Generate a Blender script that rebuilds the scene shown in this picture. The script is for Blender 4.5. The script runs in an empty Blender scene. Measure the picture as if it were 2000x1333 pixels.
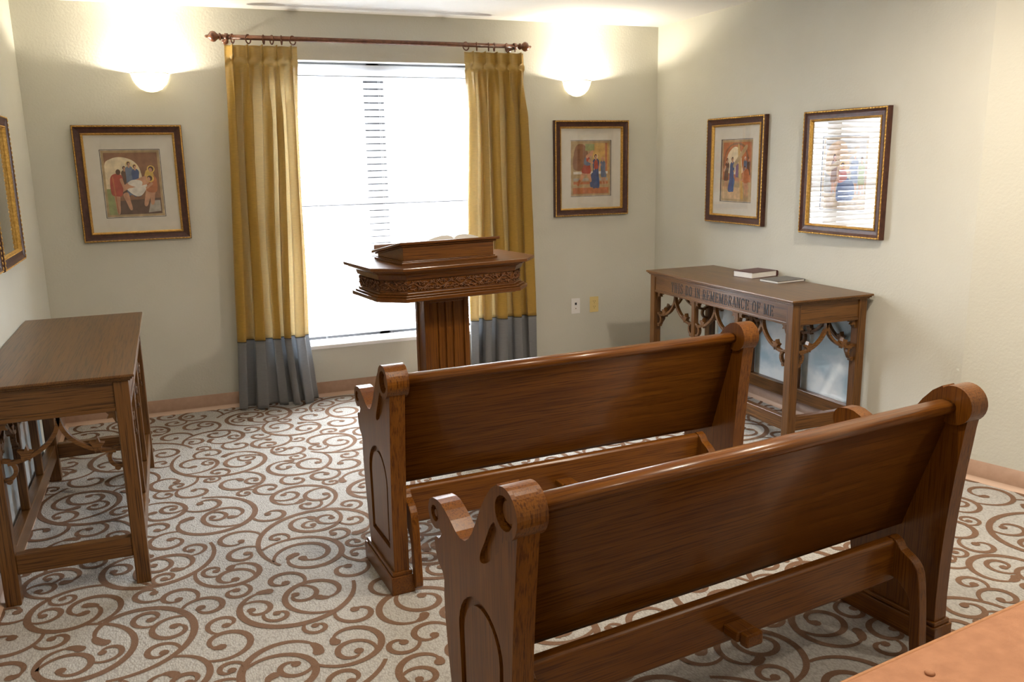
import bpy, bmesh, math, random
from mathutils import Vector, Matrix, noise
from mathutils.geometry import tessellate_polygon
random.seed(11)
PI = math.pi
SC = bpy.context.scene
COL = SC.collection

# ------------------------------------------------------------------ camera
CX, CY, CZ = -3.4441, -5.6417, 1.547
YAW, PITCH, ROLL = 0.3796, -0.2104, -0.0189
fwd = Vector((math.sin(YAW)*math.cos(PITCH), math.cos(YAW)*math.cos(PITCH), math.sin(PITCH)))
r0 = Vector((math.cos(YAW), -math.sin(YAW), 0)); u0 = r0.cross(fwd)
rr = r0*math.cos(ROLL) + u0*math.sin(ROLL); uu = -r0*math.sin(ROLL) + u0*math.cos(ROLL)
cd = bpy.data.cameras.new('camera'); cam = bpy.data.objects.new('camera', cd); COL.objects.link(cam)
cam.matrix_world = Matrix(((rr.x, uu.x, -fwd.x, CX), (rr.y, uu.y, -fwd.y, CY), (rr.z, uu.z, -fwd.z, CZ), (0, 0, 0, 1)))
cd.sensor_width = 36; cd.lens = 36*1659.3/2000; cd.clip_start = .05
SC.camera = cam
# ------------------------------------------------------------------ world, light, exposure
H = 2.4704; XL = -4.143
YC = -2.79; TURN = 0.3038; YREAR = -6.6
WIN = (-2.83, -1.37, 0.352, 2.182)
SC.view_settings.view_transform = 'Standard'; SC.view_settings.look = 'None'
SC.view_settings.gamma = 1.0; SC.view_settings.exposure = 0.62; SC.view_settings.use_curve_mapping = False
world = bpy.data.worlds.new('world'); SC.world = world; world.use_nodes = True
bg = world.node_tree.nodes['Background']; bg.inputs['Color'].default_value = (.90, .95, 1, 1)
bg.inputs['Strength'].default_value = 30.0

def lamp(name, kind, loc, energy, color=(1, 1, 1), rot=(0, 0, 0), **kw):
    l = bpy.data.lights.new(name, kind); l.energy = energy; l.color = color
    for k, v in kw.items(): setattr(l, k, v)
    o = bpy.data.objects.new(name, l); o.location = loc; o.rotation_euler = rot; COL.objects.link(o); return o

portal = lamp('window_portal', 'AREA', ((WIN[0]+WIN[1])/2, .158, (WIN[2]+WIN[3])/2), 1, rot=(-PI/2, 0, 0), shape='RECTANGLE', size=WIN[1]-WIN[0], size_y=WIN[3]-WIN[2])
portal.data.cycles.is_portal = True
WARM = (1.0, .88, .72)
CANS = [(-1.0, -3.35, 27), (-2.35, -3.85, 17), (-3.3, -4.9, 5), (-.35, -4.9, 13), (-2.1, -6.1, 3)]  # third and last entries are unseen downlights added as rear fill
SCONCES = [-3.458, -.667]
SCONCE_W = 27.0

# ------------------------------------------------------------------ materials
def mat(name):
    m = bpy.data.materials.new(name); m.use_nodes = True
    return m, m.node_tree, m.node_tree.nodes['Principled BSDF']
def N(t, kind, **kw):
    n = t.nodes.new(kind)
    for k, v in kw.items():
        if k in n.inputs: n.inputs[k].default_value = v
        else: setattr(n, k, v)
    return n
def setp(p, **kw):
    for k, v in kw.items():
        k = k.replace('_', ' ')
        if isinstance(v, tuple) and len(v) == 3: v = v + (1,)
        p.inputs[k].default_value = v
def bump(t, p, src, strength, dist):
    b = N(t, 'ShaderNodeBump', Strength=strength, Distance=dist)
    t.links.new(src, b.inputs['Height']); t.links.new(b.outputs[0], p.inputs['Normal'])
def plain(name, c, rough=.5, spec=.5, metal=0., **kw):
    m, t, p = mat(name); setp(p, Base_Color=c, Roughness=rough, Metallic=metal); p.inputs['Specular IOR Level'].default_value = spec
    for k, v in kw.items(): setp(p, **{k: v})
    return m
def noisy(name, c1, c2, scale=8., rough=.6, bumps=0., bscale=60., spec=.4, vec=(1, 1, 1), metal=0.):
    m, t, p = mat(name)
    tc = N(t, 'ShaderNodeTexCoord'); mp = N(t, 'ShaderNodeMapping'); mp.inputs['Scale'].default_value = vec
    t.links.new(tc.outputs['Object'], mp.inputs[0])
    nz = N(t, 'ShaderNodeTexNoise', Scale=scale, Detail=6.); t.links.new(mp.outputs[0], nz.inputs['Vector'])
    cr = N(t, 'ShaderNodeValToRGB'); cr.color_ramp.elements[0].position = .35; cr.color_ramp.elements[1].position = .68
    cr.color_ramp.elements[0].color = c1+(1,); cr.color_ramp.elements[1].color = c2+(1,)
    t.links.new(nz.outputs['Fac'], cr.inputs[0]); t.links.new(cr.outputs[0], p.inputs['Base Color'])
    setp(p, Roughness=rough, Metallic=metal); p.inputs['Specular IOR Level'].default_value = spec
    if bumps:
        n2 = N(t, 'ShaderNodeTexNoise', Scale=bscale, Detail=3.); t.links.new(mp.outputs[0], n2.inputs['Vector'])
        bump(t, p, n2.outputs['Fac'], bumps, .002)
    return m
def wood(name, dark, mid, light, axis=0, rough=.30, coat=.2):
    m, t, p = mat(name)
    tc = N(t, 'ShaderNodeTexCoord'); mp = N(t, 'ShaderNodeMapping')
    s = [22., 22., 22.]; s[axis] = 1.1; mp.inputs['Scale'].default_value = s
    t.links.new(tc.outputs['Object'], mp.inputs[0])
    n1 = N(t, 'ShaderNodeTexNoise', Scale=1.0, Detail=4., Roughness=.55, Distortion=.6); t.links.new(mp.outputs[0], n1.inputs['Vector'])
    mp2 = N(t, 'ShaderNodeMapping'); s2 = [240., 240., 240.]; s2[axis] = 5.; mp2.inputs['Scale'].default_value = s2
    t.links.new(tc.outputs['Object'], mp2.inputs[0])
    n2 = N(t, 'ShaderNodeTexNoise', Scale=1.0, Detail=3., Roughness=.6); t.links.new(mp2.outputs[0], n2.inputs['Vector'])
    cr = N(t, 'ShaderNodeValToRGB'); e = cr.color_ramp.elements
    e[0].position = .33; e[0].color = mid+(1,); e[1].position = .70; e[1].color = light+(1,)
    t.links.new(n1.outputs['Fac'], cr.inputs[0])
    pr = N(t, 'ShaderNodeValToRGB'); pr.color_ramp.elements[0].position = .36; pr.color_ramp.elements[1].position = .52
    t.links.new(n2.outputs['Fac'], pr.inputs[0])
    mx = N(t, 'ShaderNodeMix', data_type='RGBA'); mx.inputs[6].default_value = dark+(1,)
    t.links.new(pr.outputs[0], mx.inputs[0]); t.links.new(cr.outputs[0], mx.inputs[7])
    t.links.new(mx.outputs[2], p.inputs['Base Color'])
    setp(p, Roughness=rough, Coat_Weight=coat*.7, Coat_Roughness=.12); p.inputs['Specular IOR Level'].default_value = .3
    bump(t, p, n2.outputs['Fac'], .06, .0005)
    return m
WD = dict(dark=(.070, .020, .0025), mid=(.118, .037, .0040), light=(.175, .062, .0065))
TD = dict(dark=(.050, .020, .005), mid=(.108, .044, .010), light=(.160, .070, .017))
M = {}
for i, a in enumerate('xyz'):
    M['pew_'+a] = wood('pew_oak_'+a, axis=i, **WD)
    M['tab_'+a] = wood('table_oak_'+a, axis=i, rough=.34, coat=.25, **TD)
    M['lec_'+a] = wood('lectern_oak_'+a, axis=i, rough=.3, coat=.3, **WD)
M['carve'] = noisy('carved_oak', (.07, .024, .007), (.22, .085, .028), 60., .28, .5, 120.)
M['wall'] = noisy('wall_paint', (.578, .563, .488), (.598, .583, .508), 3., .75, .55, 75., .25)
M['ceil'] = noisy('ceiling_paint', (.80, .78, .74), (.83, .81, .77), 3., .85, .4, 60., .2)
M['base'] = noisy('vinyl_base', (.34, .205, .135), (.38, .235, .16), 30., .45, .1, 200.)
M['basetoe'] = plain('vinyl_toe', (.55, .38, .28), .35)
M['white'] = plain('white_vinyl', (.8, .8, .78), .4)
M['darkframe'] = plain('bronze_frame', (.035, .035, .038), .5)
M['sill'] = plain('white_sill', (.85, .85, .84), .45)
M['gold'] = noisy('gilt', (.38, .20, .04), (.75, .46, .12), 160., .32, .3, 300., .5, metal=.75)
M['goldflat'] = noisy('gilt_slip', (.42, .24, .05), (.65, .40, .10), 100., .38, .2, 300., .5, metal=.6)
M['mahog'] = noisy('mahogany_frame', (.050, .018, .012), (.085, .032, .020), 40., .38, .15, 200., vec=(1, 1, 1))
M['matboard'] = noisy('mat_board', (.66, .62, .55), (.69, .65, .58), 30., .8)
M['rod'] = noisy('turned_walnut', (.10, .035, .018), (.19, .075, .035), 40., .3)
M['bronze'] = plain('dark_bronze', (.05, .035, .025), .4, metal=.7)
M['plate_w'] = plain('white_plate', (.78, .76, .74), .35)
M['plate_y'] = plain('ivory_plate', (.72, .56, .24), .35)
M['black'] = plain('black_slot', (.01, .01, .012), .5)
M['brownslot'] = plain('outlet_slot', (.18, .11, .04), .6)
M['paper'] = noisy('book_pages', (.74, .72, .68), (.82, .80, .76), 60., .8, vec=(1, 1, 30))
M['maroon'] = noisy('maroon_cloth', (.075, .022, .022), (.10, .03, .03), 80., .45, .1, 300.)
M['greycloth'] = noisy('grey_cloth', (.11, .10, .10), (.15, .14, .13), 80., .45, .1, 300.)
M['bench'] = noisy('tan_upholstery', (.36, .165, .085), (.43, .205, .108), 25., .75, .5, 500.)
M['piping'] = noisy('tan_piping', (.36, .17, .075), (.42, .20, .095), 60., .7)
M['letter'] = plain('burnt_letters', (.010, .008, .007), .55)
M['rubber'] = plain('black_rubber', (.015, .013, .012), .6)
M['steel'] = plain('rim_metal', (.22, .19, .16), .3, metal=.9)

def glass_mat(name, lo=.04):
    m, t, p = mat(name); t.nodes.remove(p); out = t.nodes['Material Output']
    tr = N(t, 'ShaderNodeBsdfTransparent'); gl = N(t, 'ShaderNodeBsdfGlossy', Roughness=.012)
    fr = N(t, 'ShaderNodeFresnel', IOR=1.5); ma = N(t, 'ShaderNodeMath', operation='MULTIPLY_ADD'); ma.inputs[1].default_value = 2.3; ma.inputs[2].default_value = lo-.04
    mx = N(t, 'ShaderNodeMixShader'); t.links.new(fr.outputs[0], ma.inputs[0])
    ge = N(t, 'ShaderNodeNewGeometry'); iv = N(t, 'ShaderNodeMath', operation='SUBTRACT'); iv.inputs[0].default_value = 1; t.links.new(ge.outputs['Backfacing'], iv.inputs[1])
    mu = N(t, 'ShaderNodeMath', operation='MULTIPLY'); t.links.new(ma.outputs[0], mu.inputs[0]); t.links.new(iv.outputs[0], mu.inputs[1]); t.links.new(mu.outputs[0], mx.inputs[0])
    t.links.new(tr.outputs[0], mx.inputs[1]); t.links.new(gl.outputs[0], mx.inputs[2]); t.links.new(mx.outputs[0], out.inputs[0])
    return m
M['glass'] = glass_mat('picture_glass'); M['pane'] = glass_mat('window_pane')

def fabric(name, c1, c2, trans=.45, tc_=None, rough=.5, sheen=.3, spec=.4):
    m, t, p = mat(name); out = t.nodes['Material Output']
    tc = N(t, 'ShaderNodeTexCoord'); mp = N(t, 'ShaderNodeMapping'); mp.inputs['Scale'].default_value = (30, 30, 420)
    t.links.new(tc.outputs['Object'], mp.inputs[0])
    nz = N(t, 'ShaderNodeTexNoise', Scale=1., Detail=4.); t.links.new(mp.outputs[0], nz.inputs['Vector'])
    cr = N(t, 'ShaderNodeValToRGB'); cr.color_ramp.elements[0].position = .3; cr.color_ramp.elements[1].position = .7
    cr.color_ramp.elements[0].color = c1+(1,); cr.color_ramp.elements[1].color = c2+(1,)
    t.links.new(nz.outputs['Fac'], cr.inputs[0]); t.links.new(cr.outputs[0], p.inputs['Base Color'])
    setp(p, Roughness=rough, Sheen_Weight=sheen); p.inputs['Specular IOR Level'].default_value = spec
    bump(t, p, nz.outputs['Fac'], .25, .001)
    tl = N(t, 'ShaderNodeBsdfTranslucent'); tl.inputs[0].default_value = (tc_ or c2)+(1,)
    mx = N(t, 'ShaderNodeMixShader'); mx.inputs[0].default_value = trans
    t.links.new(p.outputs[0], mx.inputs[1]); t.links.new(tl.outputs[0], mx.inputs[2]); t.links.new(mx.outputs[0], out.inputs[0])
    return m
M['silk'] = fabric('gold_silk', (.36, .205, .022), (.56, .345, .055), .36, (.78, .70, .50), .36, .2, .6)
M['hem'] = fabric('slate_silk', (.20, .20, .20), (.27, .27, .27), .28, (.50, .54, .58), .42, .3, .5)
M['seam'] = plain('dark_cord', (.05, .045, .035), .7)
M['slat'] = fabric('white_slat', (.80, .80, .79), (.82, .82, .81), .55, (.84, .85, .87), .4, 0., .4)
M['cord'] = plain('white_cord', (.6, .6, .6), .7)
def alabaster():
    m, t, p = mat('alabaster_glass'); out = t.nodes['Material Output']
    setp(p, Base_Color=(.9, .88, .82), Roughness=.35)
    tl = N(t, 'ShaderNodeBsdfTranslucent'); tl.inputs[0].default_value = (.98, .95, .86, 1)
    mx = N(t, 'ShaderNodeMixShader'); mx.inputs[0].default_value = .75
    t.links.new(p.outputs[0], mx.inputs[1]); t.links.new(tl.outputs[0], mx.inputs[2]); t.links.new(mx.outputs[0], out.inputs[0])
    return m
M['bowl'] = alabaster()
def emit(name, c, s):
    m, t, p = mat(name); setp(p, Base_Color=(.8, .8, .8), Emission_Color=c, Emission_Strength=s); return m
M['bulb'] = emit('lit_bulb', (1, .86, .62), 20.); M['canlens'] = emit('lit_downlight_lens', (1, .88, .68), 6.)

def carpet():
    m, t, p = mat('carpet_loop')
    tc = N(t, 'ShaderNodeTexCoord')
    mp = N(t, 'ShaderNodeMapping'); mp.inputs['Scale'].default_value = (170, 90, 1); t.links.new(tc.outputs['Object'], mp.inputs[0])
    vo = N(t, 'ShaderNodeTexVoronoi', Scale=1.); t.links.new(mp.outputs[0], vo.inputs['Vector'])
    cr = N(t, 'ShaderNodeValToRGB'); cr.color_ramp.elements[0].color = (.44, .42, .39, 1); cr.color_ramp.elements[1].color = (.31, .29, .262, 1)
    cr.color_ramp.elements[0].position = .25; cr.color_ramp.elements[1].position = .85
    t.links.new(vo.outputs['Distance'], cr.inputs[0]); t.links.new(cr.outputs[0], p.inputs['Base Color'])
    setp(p, Roughness=.9, Sheen_Weight=.25); p.inputs['Specular IOR Level'].default_value = .15
    inv = N(t, 'ShaderNodeMath', operation='SUBTRACT'); inv.inputs[0].default_value = 1; t.links.new(vo.outputs['Distance'], inv.inputs[1])
    bump(t, p, inv.outputs[0], .6, .004)
    return m
M['carpet'] = carpet()
M['scroll'] = noisy('carpet_scroll_pile', (.165, .094, .058), (.215, .128, .083), 300., .9, .8, 500., .1)

# ------------------------------------------------------------------ mesh helpers
class MB:
    def __init__(s): s.v = []; s.f = []; s.m = []; s.sm = []
    def add(s, vs, fs, mi=0, smooth=False):
        o = len(s.v); s.v += [tuple(v) for v in vs]
        for f in fs: s.f.append([i+o for i in f]); s.m.append(mi); s.sm.append(smooth)
    def box(s, a, b, mi=0):
        x0, y0, z0 = a; x1, y1, z1 = b
        s.add([(x0,y0,z0),(x1,y0,z0),(x1,y1,z0),(x0,y1,z0),(x0,y0,z1),(x1,y0,z1),(x1,y1,z1),(x0,y1,z1)],
              [(0,3,2,1),(4,5,6,7),(0,1,5,4),(1,2,6,5),(2,3,7,6),(3,0,4,7)], mi)
    def prism(s, poly, d0, d1, fn, mi=0, holes=(), smooth=False):
        """poly (and holes) in 2D; fn(a, b, d) -> 3D point"""
        loops = [list(poly)]+[list(h) for h in holes]
        tri = tessellate_polygon([[Vector((p[0], p[1], 0)) for p in l] for l in loops])
        flat = [p for l in loops for p in l]; n = len(flat)
        s.add([fn(p[0], p[1], d0) for p in flat]+[fn(p[0], p[1], d1) for p in flat],
              [tuple(t) for t in tri]+[tuple(n+i for i in reversed(t)) for t in tri], mi)
        o = len(s.v)-2*n; k = 0
        for l in loops:
            m = len(l)
            for i in range(m):
                j = (i+1) % m; s.f.append([o+k+i, o+k+j, o+n+k+j, o+n+k+i]); s.m.append(mi); s.sm.append(smooth)
            k += m
    def tube(s, pts, r, seg=8, mi=0, caps=True):
        pts = [Vector(p) for p in pts]; rings = []; n = len(pts); up = Vector((0, 0, 1))
        for i, p in enumerate(pts):
            t = (pts[min(i+1, n-1)]-pts[max(i-1, 0)]).normalized()
            a = t.cross(up)
            if a.length < 1e-3: a = t.cross(Vector((0, 1, 0)))
            a.normalize(); b = t.cross(a); rad = r[i] if hasattr(r, '__len__') else r
            rings.append([p+a*rad*math.cos(2*PI*k/seg)+b*rad*math.sin(2*PI*k/seg) for k in range(seg)])
        fs = [(i*seg+k, i*seg+(k+1) % seg, (i+1)*seg+(k+1) % seg, (i+1)*seg+k) for i in range(n-1) for k in range(seg)]
        s.add([v for g in rings for v in g], fs, mi, True)
        if caps:
            s.add(rings[0], [tuple(range(seg))], mi); s.add(rings[-1], [tuple(reversed(range(seg)))], mi)
    def lathe(s, prof, c, axis=2, seg=24, a0=0., a1=2*PI, mi=0):
        full = abs(a1-a0-2*PI) < 1e-6; n = seg if full else seg+1; vs = []
        for (r, h) in prof:
            for k in range(n):
                a = a0+(a1-a0)*k/seg; q = [r*math.cos(a), r*math.sin(a)]
                p = [0, 0, 0]; p[axis] = h; oth = [i for i in range(3) if i != axis]; p[oth[0]] = q[0]; p[oth[1]] = q[1]
                vs.append((p[0]+c[0], p[1]+c[1], p[2]+c[2]))
        fs = [(i*n+k, i*n+(k+1) % n, (i+1)*n+(k+1) % n, (i+1)*n+k) for i in range(len(prof)-1) for k in range(seg)]
        s.add(vs, fs, mi, True)
    def ball(s, c, r, mi=0, seg=8, rings=6, sc=(1, 1, 1)):
        vs = []; 
        for i in range(rings+1):
            th = PI*i/rings
            for k in range(seg):
                a = 2*PI*k/seg; vs.append((c[0]+r*sc[0]*math.sin(th)*math.cos(a), c[1]+r*sc[1]*math.sin(th)*math.sin(a), c[2]+r*sc[2]*math.cos(th)))
        s.add(vs, [(i*seg+k, (i+1)*seg+k, (i+1)*seg+(k+1) % seg, i*seg+(k+1) % seg) for i in range(rings) for k in range(seg)], mi, True)
    def build(s, name, mats, parent=None, bevel=0., seg=2, loc=None, recalc=True):
        me = bpy.data.meshes.new(name); me.from_pydata(s.v, [], s.f)
        for m in (mats if isinstance(mats, (list, tuple)) else [mats]): me.materials.append(m)
        me.polygons.foreach_set('material_index', s.m); me.polygons.foreach_set('use_smooth', s.sm)
        if recalc:
            bm = bmesh.new(); bm.from_mesh(me); bmesh.ops.remove_doubles(bm, verts=bm.verts, dist=1e-6)
            bmesh.ops.recalc_face_normals(bm, faces=bm.faces); bm.to_mesh(me); bm.free()
        me.update()
        o = bpy.data.objects.new(name, me); COL.objects.link(o)
        if parent is not None: o.parent = parent
        if loc: o.location = loc
        if bevel:
            b = o.modifiers.new('bevel', 'BEVEL'); b.width = bevel; b.segments = seg; b.limit_method = 'ANGLE'; b.angle_limit = math.radians(40)
            b.harden_normals = False
        return o
def tag(o, label=None, cat=None, group=None, kind=None):
    for k, v in (('label', label), ('category', cat), ('group', group), ('kind', kind)):
        if v: o[k] = v
    return o
def empty(name, loc, label, cat, rz=0., group=None):
    o = bpy.data.objects.new(name, None); o.empty_display_size = .1; COL.objects.link(o); o.location = loc; o.rotation_euler = (0, 0, rz)
    return tag(o, label, cat, group)
def copy_tree(o, parent=None):
    c = o.copy(); COL.objects.link(c); c.parent = parent
    for ch in [x for x in list(bpy.data.objects) if x.parent == o]: copy_tree(ch, c)
    return c
def arc(cx, cy, r, a0, a1, n=12):
    return [(cx+r*math.cos(math.radians(a0+(a1-a0)*i/n)), cy+r*math.sin(math.radians(a0+(a1-a0)*i/n))) for i in range(n+1)]
def smooth_closed(pts, n=6):
    out = []; L = len(pts)
    for i in range(L):
        p0, p1, p2, p3 = [Vector(pts[(i+k-1) % L]) for k in range(4)]
        for j in range(n):
            t = j/n
            q = .5*((2*p1)+(p2-p0)*t+(2*p0-5*p1+4*p2-p3)*t*t+(3*p1-p0-3*p2+p3)*t**3); out.append((q.x, q.y))
    return out
def smooth_open(pts, n=6):
    out = []; L = len(pts)
    for i in range(L-1):
        p0, p1, p2, p3 = [Vector(pts[min(max(i+k-1, 0), L-1)]) for k in range(4)]
        for j in range(n):
            t = j/n
            q = .5*((2*p1)+(p2-p0)*t+(2*p0-5*p1+4*p2-p3)*t*t+(3*p1-p0-3*p2+p3)*t**3); out.append(tuple(q))
    out.append(tuple(Vector(pts[-1]))); return out

# ------------------------------------------------------------------ room shell
XT = math.sin(TURN)*( (YC-YREAR)/math.cos(TURN) )           # x where the turned wall meets the rear
def shell():
    T = .16
    b = MB(); x0, x1, z0, z1 = WIN
    b.box((XL-T, 0, -.1), (x0, T, H)); b.box((x1, 0, -.1), (T, T, H)); b.box((x0, 0, -.1), (x1, T, z0)); b.box((x0, 0, z1), (x1, T, H))
    tag(b.build('wall_back', M['wall']), kind='structure')
    b = MB(); b.box((XL-T, YREAR, -.1), (XL, 0, H)); tag(b.build('wall_left', M['wall']), kind='structure')
    b = MB(); b.prism([(0, 0), (0, YC), (XT, YREAR), (XT+T, YREAR), (T, YC+.03), (T, 0)], -.1, H, lambda a, c, d: (a, c, d))
    tag(b.build('wall_right', M['wall']), kind='structure')
    b = MB(); b.box((XL-T, YREAR-T, -.1), (XT+T, YREAR, H)); tag(b.build('wall_rear', M['wall']), kind='structure')
    b = MB(); b.box((XL-T, YREAR-T, H), (XT+T, T, H+.1)); tag(b.build('ceiling', M['ceil']), kind='structure')
    # coved vinyl base: tan face and a paler toe
    def base(name, pts, side):
        b = MB()
        for (p, q) in zip(pts[:-1], pts[1:]):
            p, q = Vector(p), Vector(q); d = (q-p).normalized(); n = Vector((-d.y, d.x))*side
            prof = [(0, .1), (.004, .1), (.005, .022), (.008, .012), (.020, .001), (.022, 0), (0, 0)]
            for i in range(len(prof)-1):
                a, c = prof[i], prof[i+1]; vs = []
                for pt in (p, q): 
                    for (o_, z) in (a, c): vs.append((pt.x+n.x*o_, pt.y+n.y*o_, z))
                b.add(vs, [(0, 1, 3, 2)], 1 if i in (2, 3, 4) else 0, True)
        tag(b.build(name, [M['base'], M['basetoe']]), kind='structure')
    base('baseboard_back', [(XL, 0), (0, 0)], -1)
    base('baseboard_left', [(XL, YREAR), (XL, 0)], -1)
    base('baseboard_right', [(0, 0), (0, YC), (XT, YREAR)], -1)
    base('baseboard_rear', [(XT, YREAR), (XL, YREAR)], -1)
shell()

# ------------------------------------------------------------------ carpet: scrolling pile pattern
def scrolls(b):
    rnd = random.Random(5); CELL = .009; XA, XB, YA, YB = XL, .62, -5.0, -.01
    nx, ny = int((XB-XA)/CELL)+2, int((YB-YA)/CELL)+2
    occ = bytearray(nx*ny)
    def cell(x, y): return int((x-XA)/CELL), int((y-YA)/CELL)
    def mark(pts):
        for (x, y, w) in pts:
            i, j = cell(x, y); r = 0
            for a in range(i-r, i+r+1):
                for c in range(j-r, j+r+1):
                    if 0 <= a < nx and 0 <= c < ny: occ[a*ny+c] = 1
    def free(x, y, clear):
        i, j = cell(x, y); r = max(1, int(clear/CELL)); st = max(1, r//2)
        if not (0 <= i < nx and 0 <= j < ny): return False
        for a in range(i-r, i+r+1, st):
            for c in range(j-r, j+r+1, st):
                if 0 <= a < nx and 0 <= c < ny and occ[a*ny+c]: return False
        return True
    def spiral(x, y, th, R, sg, turns, w0):
        pts = []; phi = 0.; total = turns*2*PI
        while phi < total:
            f = phi/total
            r = R*(1-.80*f**1.25)
            ds = .007+.03*r; dphi = ds/r
            th += sg*dphi; x += math.cos(th)*ds; y += math.sin(th)*ds; phi += dphi
            w = w0*(.45+.75*math.sin(PI*min(1, f*1.1+.05))**.8)
            if f > .86: w = w0*(1.0+.55*math.sin(PI*(f-.86)/.14*.8))
            pts.append((x, y, w, th, f))
        return pts
    strokes = []
    def accept(P, clear, skip):
        n = len(P); acc = 0.
        for k, (x, y, w, th, f) in enumerate(P):
            if k: acc += math.hypot(x-P[k-1][0], y-P[k-1][1])
            if acc < skip: continue
            if k % 2 == 0 and not free(x, y, clear): return False
        return True
    # large sweeping stems, laid first
    tries = 0
    while tries < 900:
        tries += 1; R = rnd.choice([.34, .30, .26])
        P = spiral(rnd.uniform(XA, XB), rnd.uniform(YA, YB), rnd.uniform(0, 2*PI), R, rnd.choice([-1, 1]), rnd.uniform(.75, 1.0), .0112)
        if accept(P, .075, 0): strokes.append(P); mark([p[:3] for p in P])
    levels = [(.21, 14000, .037, .0106), (.15, 40000, .032, .0101), (.115, 70000, .028, .0098), (.090, 100000, .024, .0092), (.068, 120000, .021, .0086), (.052, 60000, .019, .0078)]
    for R, cnt, clear, w in levels:
        for _ in range(cnt):
            S = strokes[int(rnd.random()*len(strokes))]; k = int(rnd.random()*len(S)*.8)
            x, y, w_, th, f = S[k]; sg = rnd.choice([-1, 1])
            P = spiral(x, y, th+sg*rnd.uniform(.35, .8), R*rnd.uniform(.85, 1.15), sg, rnd.uniform(.9, 1.15), w)
            if accept(P, clear, clear*1.9+.1*R): strokes.append(P); mark([p[:3] for p in P])
    for si_, P in enumerate(strokes):
        vs = []; Z = .0008+.00004*(si_ % 25)
        for (x, y, w, th, f) in P:
            n = (-math.sin(th)*w, math.cos(th)*w)
            x = min(max(x, XL+.02), .6)
            vs += [(x+n[0], y+n[1], Z), (x-n[0], y-n[1], Z)]
        b.add(vs, [(2*i, 2*i+1, 2*i+3, 2*i+2) for i in range(len(P)-1)], 1)
        # round tip
        x, y, w, th, f = P[-1]; tip = [(x+w*1.25*math.cos(2*PI*i/8), y+w*1.25*math.sin(2*PI*i/8), Z+.0003) for i in range(8)]
        b.add(tip, [tuple(range(8))], 1)
    print('carpet strokes', len(strokes))
b = MB(); b.box((XL-.16, YREAR-.16, -.1), (XT+.16, .16, 0)); scrolls(b)
tag(b.build('floor', [M['carpet'], M['scroll']], recalc=False), kind='structure')

# ------------------------------------------------------------------ window
def window():
    x0, x1, z0, z1 = WIN; w = empty('window_1', ((x0+x1)/2, .1, z0), None, None); w['kind'] = 'structure'
    cx = (x0+x1)/2
    def L(x, y, z): return (x-cx, y-.1, z-z0)
    b = MB()
    def bar(a, c): b.box(L(*a), L(*c))
    ya, yb = .105, .15
    bar((x0, ya, z0), (x0+.05, yb, z1)); bar((x1-.05, ya, z0), (x1, yb, z1)); bar((x0, ya, z0), (x1, yb, z0+.05)); bar((x0, ya, z1-.05), (x1, yb, z1))
    bar((cx-.045, ya, z0), (cx+.04, yb, z1))
    for (a, c) in ((x0+.05, cx-.04), (cx+.04, x1-.05)):
        bar((a, ya+.005, 1.262), (c, yb, 1.315))
        bar((a, ya+.01, z0+.05), (a+.03, yb-.005, z1-.05)); bar((c-.03, ya+.01, z0+.05), (c, yb-.005, z1-.05))
    b.build('window_frame', M['darkframe'], w, bevel=.003)
    for (a, c) in ((x0+.05, cx-.04), (cx+.04, x1-.05)):
        b = MB(); b.box(L(a, .125, z0+.05), L(c, .130, z1-.05)); b.build('glass_pane', M['pane'], w)
    b = MB(); b.box(L(x0, -.012, z0-.022), L(x1, .105, z0+.002)); b.build('window_sill', M['sill'], w, bevel=.003)
window()
def blind():
    x0, x1, z0, z1 = WIN; e = empty('window_blind', ((x0+x1)/2, .04, z0), 'white two-inch slatted blind filling the bright window between the gold curtains', 'blind')
    cx = (x0+x1)/2; hw = (x1-x0)/2-.012
    b = MB(); b.box((-hw, -.028, 2.118-z0), (hw, .024, 2.158-z0)); b.build('headrail', M['slat'], e, bevel=.003)
    b = MB(); b.box((-hw, -.036, 2.062-z0), (hw, -.030, 2.092-z0)); b.box((-hw, -.036, 2.085-z0), (hw, -.0335, 2.158-z0)); 
    b.build('valance', M['slat'], e, bevel=.002)
    b = MB(); z = 2.035-z0; t = math.radians(42); n = 5
    while z > .055:
        prof = []
        for s_ in (1, -1):
            pr = []
            for i in range(n+1):
                u = -1+2*i/n; cam_ = .0022*(1-u*u)
                a, h = u*.025, cam_+s_*.0013
                pr.append((a*math.cos(t)-h*math.sin(t), a*math.sin(t)+h*math.cos(t)))
            prof += pr if s_ == 1 else pr[::-1]
        k = len(prof); vs = [(-hw, p[0], z+p[1]) for p in prof]+[(hw, p[0], z+p[1]) for p in prof]
        b.add(vs, [(i, (i+1) % k, k+(i+1) % k, k+i) for i in range(k)]+[tuple(range(k)), tuple(range(2*k-1, k-1, -1))])
        z -= .0435
    b.build('slats', M['slat'], e)
    b = MB(); b.box((-hw, -.026, .012), (hw, .026, .030)); b.build('bottom_rail', M['slat'], e, bevel=.003)
    b = MB()
    for x in (-.62, -.42, .02, .35, .62):
        for y in (-.022, .022): b.tube([(x, y, .02), (x, y, 2.12-z0)], .0009, 5)
    b.build('ladder_cords', M['cord'], e)
blind()

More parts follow.
